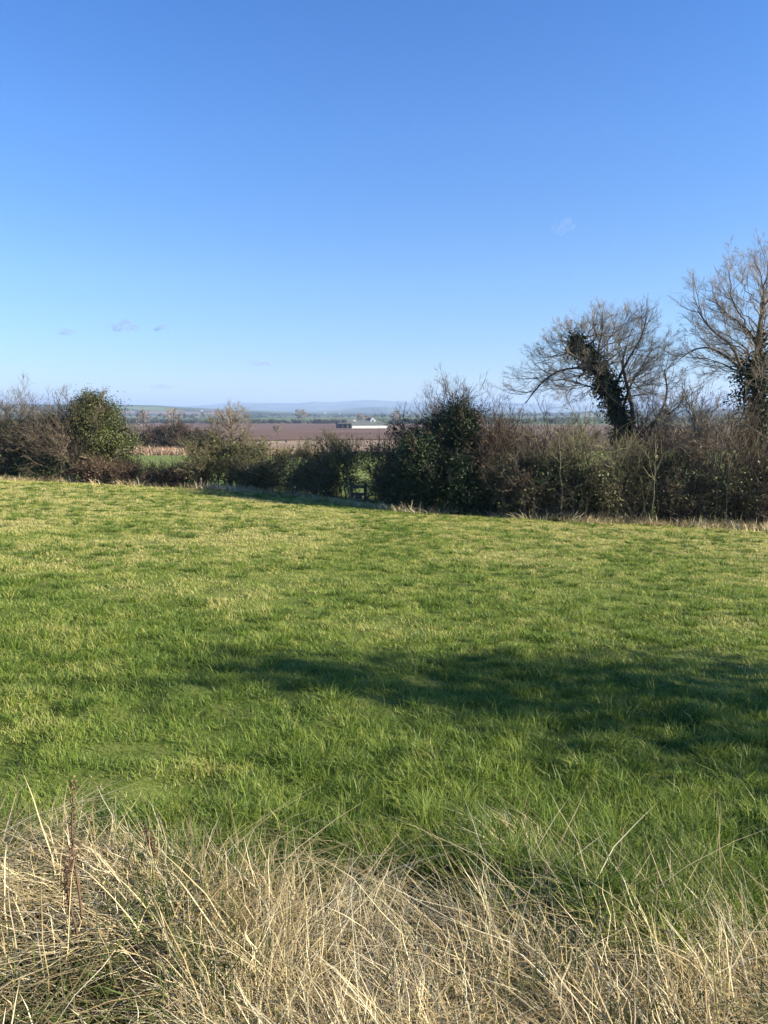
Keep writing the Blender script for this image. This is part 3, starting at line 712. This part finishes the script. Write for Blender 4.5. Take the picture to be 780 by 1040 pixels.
# ------------------------------------------------------------------ dead dock stems in the verge
def dock(px, Y, top, label, seed, lean=(0, 0)):
    global rng
    rng = np.random.default_rng(4000 + seed)
    X = xpos(px, Y, EYE - 1.2); z0 = H(X, Y); ht = zpos(top, Y) - z0
    root = thing('dock_plant', (X, Y, z0), label, 'dead plant', 'dead dock plants in the verge')
    t = np.linspace(0, 1, 9)
    S = np.stack([X + lean[0] * t * t + .008 * np.sin(7 * t), Y + lean[1] * t, z0 - .02 + t * ht], -1)
    R0 = np.linspace(.0045, .0014, 9)
    tb = Tubes(); tb.add(S[None], R0[None], 6, np.array([.5]))
    P1, R1 = grow(S[None], R0[None], 12, .3, .16, n=5, trop=.12, wig=.05, rmin=.0012, t0=.45, tp=1.0)
    tb.add(P1, R1, 4); tb.build('stem', M['dock'], root)
    q = np.concatenate([P1[:, 1:].reshape(-1, 3), S[4:]]); q = np.repeat(q, 7, 0) + rng.normal(size=(len(q) * 7, 3)) * .006
    leaves(q, .0075, 'seed_heads', M['dock'], root)
dock(75, 2.12, 792, 'tallest dead brown dock stem standing at the left of the verge', 1)
dock(70, 2.05, 872, 'shorter dead dock stem close beside the tallest one', 2, (-.02, .02))
dock(162, 2.5, 838, 'thin dead dock stem leaning left in the straw', 3, (-.06, 0))

# ------------------------------------------------------------------ middle distance
def far_clump(name, px, wpx, top, Y, label, cat, leaf='far_bush', nclump=60, per=60, lsize=.4, depth=4, seed=0, kind=None, trunk=False, group=None, low=0.0):
    """hedge or tree mass far off: leaf clumps over a length of hedgerow, uneven on top"""
    global rng
    rng = np.random.default_rng(5000 + seed)
    X = xpos(px, Y); z0 = H(X, Y); ht = zpos(top, Y) - z0; w = wpx / FPX * Y * .5
    u = rng.uniform(-1, 1, nclump)
    hm = ht * (.55 + .45 * fbm(u * w, u * 0, max(3.5, w / 6), seed, 3)) 
    cz = low * ht + (hm - low * ht) * rng.random(nclump) ** .7
    c = np.stack([X + u * w, Y + rng.uniform(-depth, depth, nclump) * .5, np.zeros(nclump)], -1)
    c[:, 2] = height(c[:, 0], c[:, 1]) + cz
    sg = np.minimum(ht * .16, .9)
    q = np.repeat(c, per, 0) + rng.normal(size=(nclump * per, 3)) * sg
    g = height(q[:, 0], q[:, 1]); q[:, 2] = np.maximum(q[:, 2], g + .1)
    o = leaves(q, lsize, name, M[leaf], out=q - np.repeat(c, per, 0), tint=np.clip(.5 * np.repeat(rng.random(nclump), per) + .5 * rng.random(len(q)), 0, 1))
    return tag(o, label, cat, group, kind)

def bare_tree(name, px, wpx, top, Y, label, seed, bark='bark', rmin=None, group=None):
    global rng
    X = xpos(px, Y); z0 = H(X, Y); zt = zpos(top, Y); ht = zt - z0; w = wpx / FPX * Y * .5
    rmin = rmin or Y * .00022
    tr = [(X, Y, z0), (X + .02 * ht, Y, z0 + ht * .25), (X - .01 * ht, Y, z0 + ht * .5), (X, Y, z0 + ht * .75)]
    o = big_tree(name, label, tr, [ht * .022, ht * .017, ht * .012, ht * .006], np.array([X, Y, z0 + ht * .6]), np.array([w, w, ht * .42]), 16, 100 + seed, bark=bark, levels=(6, 5, 3), t0=.3, rmin=rmin, lift=.1, lower=-.5, limb_r=ht * .008)
    if group: o['group'] = group
    return o

# brown hedgerow beyond the pasture
for i, (px, w, top, lab, lf) in enumerate([
        (158, 34, 436, 'dark scrubby bush at the left of the hedgerow behind the tan bank', 'far_bush'),
        (180, 34, 430, 'tallest brown bush of the hedgerow behind the tan bank', 'far_bush'),
        (203, 30, 437, 'brown bush at the right of the hedgerow behind the tan bank', 'far_bush')]):
    shrub('thorn_bush', px, w, top, 108, lab, bark='bark_red', stems=26, twig=(9, 7, 4), leaf='far_bush', nleaf=1800, lsize=.22, seed=80 + i, rmin=.018, depth=4, clump=20, group='bushes of the brown hedgerow')
for i, (px, w, top, lab) in enumerate([
        (-5, 40, 428, 'scrub bush beyond the pasture at the far left'), (60, 60, 432, 'scrub bush beyond the pasture behind the brown arching bush'), (120, 40, 438, 'scrub bush beyond the pasture behind the evergreen tree'),
        (440, 50, 434, 'scrub bush beyond the pasture behind the dark ivy thicket'), (520, 60, 436, 'scrub bush beyond the pasture behind the red-brown bushes'),
        (600, 70, 434, 'scrub bush beyond the pasture behind the willow'), (690, 70, 432, 'scrub bush beyond the pasture behind the sapling'), (780, 70, 432, 'scrub bush beyond the pasture behind the tallest tree')]):
    shrub('thorn_bush', px, w, top, 112, lab, bark='bark', stems=22, twig=(8, 6, 3), leaf='far_bush', nleaf=1400, lsize=.22, seed=90 + i, rmin=.018, depth=4, clump=20, group='scrub bushes beyond the pasture')
bare_tree('bare_tree', 306, 15, 414.5, 640, 'round bare tree alone on the far edge of the ploughed field', 1)
bare_tree('bare_tree', 282, 9, 430, 240, 'small bare tree standing out in the ploughed field', 2)
bare_tree('bare_tree', 177, 20, 413, 330, 'pale bare tree rising behind the brown hedgerow', 3)
bare_tree('bare_tree', 146, 16, 414, 300, 'thin pale bare tree left of the brown hedgerow', 4)
bare_tree('bare_tree', 366, 8, 419, 640, 'bare tree just behind the white house', 5)
bare_tree('bare_tree', 402, 12, 416, 560, 'bare tree right of the white barn', 6)

# hedgerow along the far edge of the ploughed field, and belts of trees beyond
segs = [(118, 60, 424, 690), (170, 60, 425.5, 700), (232, 64, 425, 690), (290, 60, 426, 700), (335, 34, 426, 690), (415, 40, 426, 660), (470, 60, 424, 670), (530, 70, 424, 680), (605, 80, 423, 690), (690, 90, 422, 690), (780, 90, 421, 690)]
names = ['left of the brown hedgerow bushes', 'behind the pale bare trees', 'behind the olive ivied bush', 'under the round bare tree', 'left of the barn', 'right of the barn', 'behind the dark ivy thicket', 'behind the red-brown bushes', 'behind the willow', 'behind the pale-trunked sapling', 'behind the tallest tree']
for i, ((px, w, top, Y), nm) in enumerate(zip(segs, names)):
    far_clump('hedgerow', px, w, top, Y, 'far hedgerow stretch past the ploughed field, ' + nm, 'hedgerow', nclump=130, per=40, lsize=.7, depth=5, seed=i, group='far hedgerow stretches')
for i, (px, w, top, Y, n, lab) in enumerate([
        (140, 130, 418, 1050, 70, 'far belt of trees on the plain at the left'), (225, 90, 420, 1300, 60, 'far belt of trees on the plain behind the olive ivied bush'), (330, 160, 421, 1500, 90, 'far belt of trees on the plain behind the round bare tree'),
        (470, 150, 420, 1400, 80, 'far belt of trees on the plain behind the dark ivy thicket'), (640, 200, 418, 1200, 110, 'far belt of trees on the plain behind the willow')]):
    far_clump('woodland', px, w, top, Y, lab, 'trees', nclump=n, per=30, lsize=1.6, depth=40, seed=30 + i, kind='stuff')

# ------------------------------------------------------------------ farm
def gable(name, x0, x1, y0, y1, z0, z1, mat, parent, axis='x', over=.12, thick=.18):
    """pitched roof slabs between eaves z0 and ridge z1"""
    V = []; F = []
    if axis == 'x':
        ym = (y0 + y1) / 2
        for (ya, yb) in ((y0 - over, ym), (y1 + over, ym)):
            b = len(V)
            for dz in (0, thick):
                V += [(x0 - over, ya, z0 + dz), (x1 + over, ya, z0 + dz), (x1 + over, yb, z1 + dz), (x0 - over, yb, z1 + dz)]
            F += [[b, b + 1, b + 2, b + 3], [b + 4, b + 7, b + 6, b + 5], [b, b + 4, b + 5, b + 1], [b + 1, b + 5, b + 6, b + 2], [b + 2, b + 6, b + 7, b + 3], [b + 3, b + 7, b + 4, b]]
    return mesh_np(name, np.array(V, float), np.array(F), mat, parent)

Yf = 470.0; sf = Yf * CP / FPX
bx0, bx1 = (357 - 390) * sf, (394.5 - 390) * sf
ze = zpos(432.2, Yf); zr = zpos(428.6, Yf)
zgr = H((bx0 + bx1) / 2, Yf)
barn = thing('barn', ((bx0 + bx1) / 2, Yf, zgr), 'long low white-walled barn with a grey roof beyond the ploughed field', 'barn')
boxes('wall', [(bx0, bx1, Yf, Yf + 9, zgr - .5, ze)], M['barn_white'], barn)
gable('roof', bx0, bx1, Yf, Yf + 9, ze, zr, M['roofing'], barn)
V = np.array([(bx0, Yf, ze), (bx0, Yf + 9, ze), (bx0, Yf + 4.5, zr), (bx1, Yf, ze), (bx1, Yf + 9, ze), (bx1, Yf + 4.5, zr)])
mesh_np('gable', V[:3], np.array([[0, 1, 2]]), M['roofing'], barn); mesh_np('gable', V[3:], np.array([[0, 2, 1]]), M['roofing'], barn)
zs = ze + .55 * (zr - ze)
sx0 = (343 - 390) * sf
shed = thing('open_shed', ((sx0 + bx0) / 2, Yf, zgr), 'dark open-fronted shed joined to the left end of the white barn', 'shed')
boxes('wall', [(sx0, sx0 + .3, Yf, Yf + 8, zgr - .5, zs), (bx0 - .7, bx0 - .4, Yf, Yf + 8, zgr - .5, zs), (sx0 + .3, bx0 - .7, Yf + 7.7, Yf + 8, zgr - .5, zs)], M['dark'], shed)
boxes('roof', [(sx0 - .4, bx0 - .35, Yf - .4, Yf + 8.3, zs + .01, zs + .35)], M['roofing'], shed)
for k in (1, 2): boxes('post', [(sx0 + k * (bx0 - sx0) / 3 - .15, sx0 + k * (bx0 - sx0) / 3 + .15, Yf, Yf + .3, zgr - .5, zs)], M['wood'], shed)
boxes('store', [(bx0 - 3.6, bx0 - .8, Yf + .6, Yf + 5, zgr - .5, zs - .2)], M['dark'], shed)

yaw = R(14)
for o_ in (barn, shed):
    off = o_.location - barn.location
    o_.location = barn.location + Matrix.Rotation(yaw, 4, 'Z') @ off; o_.rotation_euler = (0, 0, yaw)
Yh = 540.0; sh = Yh * CP / FPX
hx0, hx1 = (371 - 390) * sh, (381.2 - 390) * sh
hz = H(hx0, Yh); he = zpos(426.8, Yh); hr = zpos(423.0, Yh)
house = thing('house', ((hx0 + hx1) / 2, Yh, hz), 'white gabled house with a brown roof peeping over the barn', 'house')
gx0 = (376.3 - 390) * sh
boxes('wall', [(hx0, gx0 - .01, Yh + 2, Yh + 8, hz - .5, he)], M['white'], house)
gable('roof', hx0, gx0 - .3, Yh + 2, Yh + 8, he, hr - .3, M['tiles'], house)
xm = (gx0 + hx1) / 2
V = np.array([(gx0, Yh, hz - .5), (hx1, Yh, hz - .5), (hx1, Yh, he), (xm, Yh, hr), (gx0, Yh, he), (gx0, Yh + 7, hz - .5), (hx1, Yh + 7, hz - .5), (hx1, Yh + 7, he), (xm, Yh + 7, hr), (gx0, Yh + 7, he)])
mesh_np('gable_wall', V, [np.array([[0, 1, 2, 3, 4], [9, 8, 7, 6, 5]]), np.array([[0, 5, 6, 1], [1, 6, 7, 2], [4, 9, 5, 0], [3, 8, 9, 4], [2, 7, 8, 3]])], M['white'], house)
for (a, b_, za, zb_) in ((gx0 - .25, xm, he - .1, hr + .1), (hx1 + .25, xm, he - .1, hr + .1)):
    V = np.array([(a, Yh + .1, za), (b_, Yh + .1, zb_), (b_, Yh + 7.2, zb_), (a, Yh + 7.2, za), (a, Yh + .1, za + .15), (b_, Yh + .1, zb_ + .15), (b_, Yh + 7.2, zb_ + .15), (a, Yh + 7.2, za + .15)])
    mesh_np('roof', V, np.array([[0, 1, 2, 3], [4, 7, 6, 5], [0, 4, 5, 1], [1, 5, 6, 2], [2, 6, 7, 3], [3, 7, 4, 0]]), M['tiles'], house)
boxes('chimney', [(hx0 + .3, hx0 + 1.1, Yh + 4.6, Yh + 5.4, he, hr + .7)], M['tiles'], house)
boxes('window', [(xm - .45, xm + .45, Yh - .03, Yh - .003, he - .9, he + .3)], M['glass'], house)

# tiny white farmhouses far out on the plain
fl = [(360, 425.5, 900, 'tiny white cottage on the plain left of the gabled house'), (414, 417.3, 2450, 'tiny white farmhouse below the blue hills right of the barn'),
      (330, 419.2, 2400, 'tiny white farmhouse below the wooded hill'), (205, 417.0, 2300, 'tiny white farmhouse on the left hill fields'), (345, 418.0, 2500, 'tiny white farmhouse under the crest of the wooded hill')]
bpy.context.view_layer.update()
dg = bpy.context.evaluated_depsgraph_get()
for px, py, Y, lab in fl:
    X = (px - 390) / FPX * Y * CP
    hit, loc, *_ = bpy.context.scene.ray_cast(dg, (X, Y, 400), (0, 0, -1))
    z = loc.z if hit else H(X, Y)
    k = Y / 900
    w, dp, hh = 1.5 * k ** .6, 1.4 * k ** .6, 1.5 * k ** .6
    f = thing('cottage', (X, Y, z), lab, 'house', 'far white houses')
    boxes('wall', [(X - w, X + w, Y - dp, Y + dp, z - 2, z + hh)], M['white'], f)
    gable('roof', X - w, X + w, Y - dp, Y + dp, z + hh, z + hh + dp * .8, M['tiles'], f)

# ------------------------------------------------------------------ clouds: small flat wisps above the haze
def cloud_mat(density, col):
    m, nt, N_, L = nodes('cloud_vapour')
    v = N_('ShaderNodeVolumePrincipled'); v.inputs['Color'].default_value = (*col, 1); v.inputs['Anisotropy'].default_value = .2
    tc = N_('ShaderNodeTexCoord'); no = N_('ShaderNodeTexNoise'); no.inputs['Scale'].default_value = .018; no.inputs['Detail'].default_value = 5
    L(tc.outputs['Object'], no.inputs['Vector'])
    mr = N_('ShaderNodeMapRange'); mr.inputs['From Min'].default_value = .40; mr.inputs['From Max'].default_value = .62; mr.inputs['To Max'].default_value = density
    L(no.outputs['Fac'], mr.inputs['Value']); L(mr.outputs[0], v.inputs['Density'])
    o = N_('ShaderNodeOutputMaterial'); L(v.outputs[0], o.inputs['Volume'])
    return m
CM = cloud_mat(.010, (.52, .52, .62)); CMf = cloud_mat(.0018, (.75, .75, .8))
import bmesh
from mathutils import Matrix, Vector
def cloud(px, py, wpx, hpx, label, mat, seed, D=5200.):
    r = random.Random(seed)
    z = zpos(py, D); X = xpos(px, D, z); k = D / FPX
    bm = bmesh.new()
    n = 9
    for i in range(n):
        u = (i + .5) / n * 2 - 1
        s = (1 - .6 * abs(u)) * r.uniform(.7, 1.15)
        m = Matrix.Translation((u * wpx * .4 * k, r.uniform(-40, 40), r.uniform(-.25, .25) * hpx * k)) @ Matrix.Diagonal((wpx * .16 * k * s + 8, 60, hpx * .34 * k * s + 3, 1))
        bmesh.ops.create_icosphere(bm, subdivisions=3, radius=1, matrix=m)
    for v in bm.verts: v.co += Vector((r.uniform(-1, 1), r.uniform(-1, 1), r.uniform(-1, 1))) * 2.5
    me = bpy.data.meshes.new('cloud'); bm.to_mesh(me); bm.free(); me.materials.append(mat)
    o = bpy.data.objects.new('cloud', me); C.objects.link(o); o.location = (X, D, z)
    tag(o, label, 'cloud', 'small wisps of cloud')
cloud(125, 331, 38, 11, 'largest small grey wisp of cloud above the round evergreen tree', CM, 1)
cloud(68, 337, 18, 6, 'small grey wisp of cloud left of the largest wisp', CM, 2)
cloud(163, 333, 16, 6, 'small grey wisp of cloud just right of the largest wisp', CM, 3)
cloud(24, 335, 12, 5, 'faint wisp of cloud at the far left of the row', CMf, 4)
cloud(264, 369, 24, 5, 'flat grey wisp of cloud above the ploughed field', CM, 5)
cloud(163, 393, 22, 5, 'lowest grey wisp of cloud, just above the left horizon', CM, 6)
cloud(571, 230, 26, 16, 'faint pale puff of cloud high above the willow', CMf, 7)

# ------------------------------------------------------------------ haze
boxes_o = boxes('haze', [(-9000, 9000, -300, 13500, -22, 150)], M['white'])
hm, nt_, N_, L_ = nodes('air')
pv = N_('ShaderNodeVolumePrincipled'); pv.inputs['Color'].default_value = (.52, .71, 1, 1); pv.inputs['Density'].default_value = 2.1e-4; pv.inputs['Anisotropy'].default_value = .1
L_(pv.outputs[0], N_('ShaderNodeOutputMaterial').inputs['Volume'])
boxes_o.data.materials.clear(); boxes_o.data.materials.append(hm); tag(boxes_o, kind='stuff')

# ------------------------------------------------------------------ light, sky, camera
ELEV = R(23); AZ = math.atan2(.97, -.22)          # sun to the right, a little behind the camera
w = bpy.data.worlds.new('World'); bpy.context.scene.world = w; w.use_nodes = True
nt_ = w.node_tree; nt_.nodes.clear()
sky = nt_.nodes.new('ShaderNodeTexSky'); sky.sky_type = 'NISHITA'; sky.sun_disc = False
sky.sun_elevation = ELEV; sky.sun_rotation = AZ; sky.air_density = 1.0; sky.dust_density = 0.0; sky.ozone_density = 5.0; sky.altitude = 60
bg = nt_.nodes.new('ShaderNodeBackground'); bg.inputs['Strength'].default_value = .086
ou = nt_.nodes.new('ShaderNodeOutputWorld')
hs = nt_.nodes.new('ShaderNodeHueSaturation'); hs.inputs['Saturation'].default_value = 1.12; hs.inputs['Hue'].default_value = .504; nt_.links.new(sky.outputs[0], hs.inputs['Color'])
tcw = nt_.nodes.new('ShaderNodeTexCoord'); sxyz = nt_.nodes.new('ShaderNodeSeparateXYZ'); nt_.links.new(tcw.outputs['Generated'], sxyz.inputs[0])
air = ramp(nt_, [(0, (.60, .60, .72)), (.06, (.64, .65, .76)), (.16, (.82, .79, .83)), (.32, (.78, .85, .96)), (.55, (.50, .76, .97))]); nt_.links.new(sxyz.outputs['Z'], air.inputs['Fac'])
mw = nt_.nodes.new('ShaderNodeMix'); mw.data_type = 'RGBA'; mw.blend_type = 'MULTIPLY'; mw.inputs[0].default_value = 1
nt_.links.new(hs.outputs[0], mw.inputs[6]); nt_.links.new(air.outputs[0], mw.inputs[7]); nt_.links.new(mw.outputs[2], bg.inputs['Color'])
nt_.links.new(bg.outputs[0], ou.inputs['Surface'])
sun = bpy.data.lights.new('sun', 'SUN'); sun.energy = 5.0; sun.angle = R(.5); sun.color = (1, .90, .74)
so = bpy.data.objects.new('sun', sun); C.objects.link(so); so.location = (60, -15, 40)
sd = Vector((math.sin(AZ) * math.cos(ELEV), math.cos(AZ) * math.cos(ELEV), math.sin(ELEV)))
so.rotation_euler = sd.to_track_quat('Z', 'Y').to_euler()

cam = bpy.data.cameras.new('camera'); co = bpy.data.objects.new('camera', cam); C.objects.link(co)
cam.sensor_fit = 'VERTICAL'; cam.sensor_height = 36; cam.lens = 36 * FPX / 1040
cam.clip_start = .05; cam.clip_end = 30000
co.location = (0, 0, EYE); co.rotation_euler = (math.pi / 2 - PITCH, 0, 0)
sc = bpy.context.scene; sc.camera = co
sc.view_settings.view_transform = 'Standard'; sc.view_settings.look = 'None'; sc.view_settings.exposure = 1.50; sc.view_settings.gamma = 1
sc.view_settings.use_curve_mapping = False
sc.render.engine = 'CYCLES'
sc.cycles.max_bounces = 6; sc.cycles.diffuse_bounces = 3; sc.cycles.transmission_bounces = 3; sc.cycles.volume_bounces = 0; sc.cycles.transparent_max_bounces = 8
sc.cycles.use_denoising = True; sc.cycles.denoiser = 'OPENIMAGEDENOISE'; sc.cycles.denoising_input_passes = 'RGB_ALBEDO_NORMAL'; sc.cycles.denoising_prefilter = 'ACCURATE'; sc.cycles.sample_clamp_indirect = 4
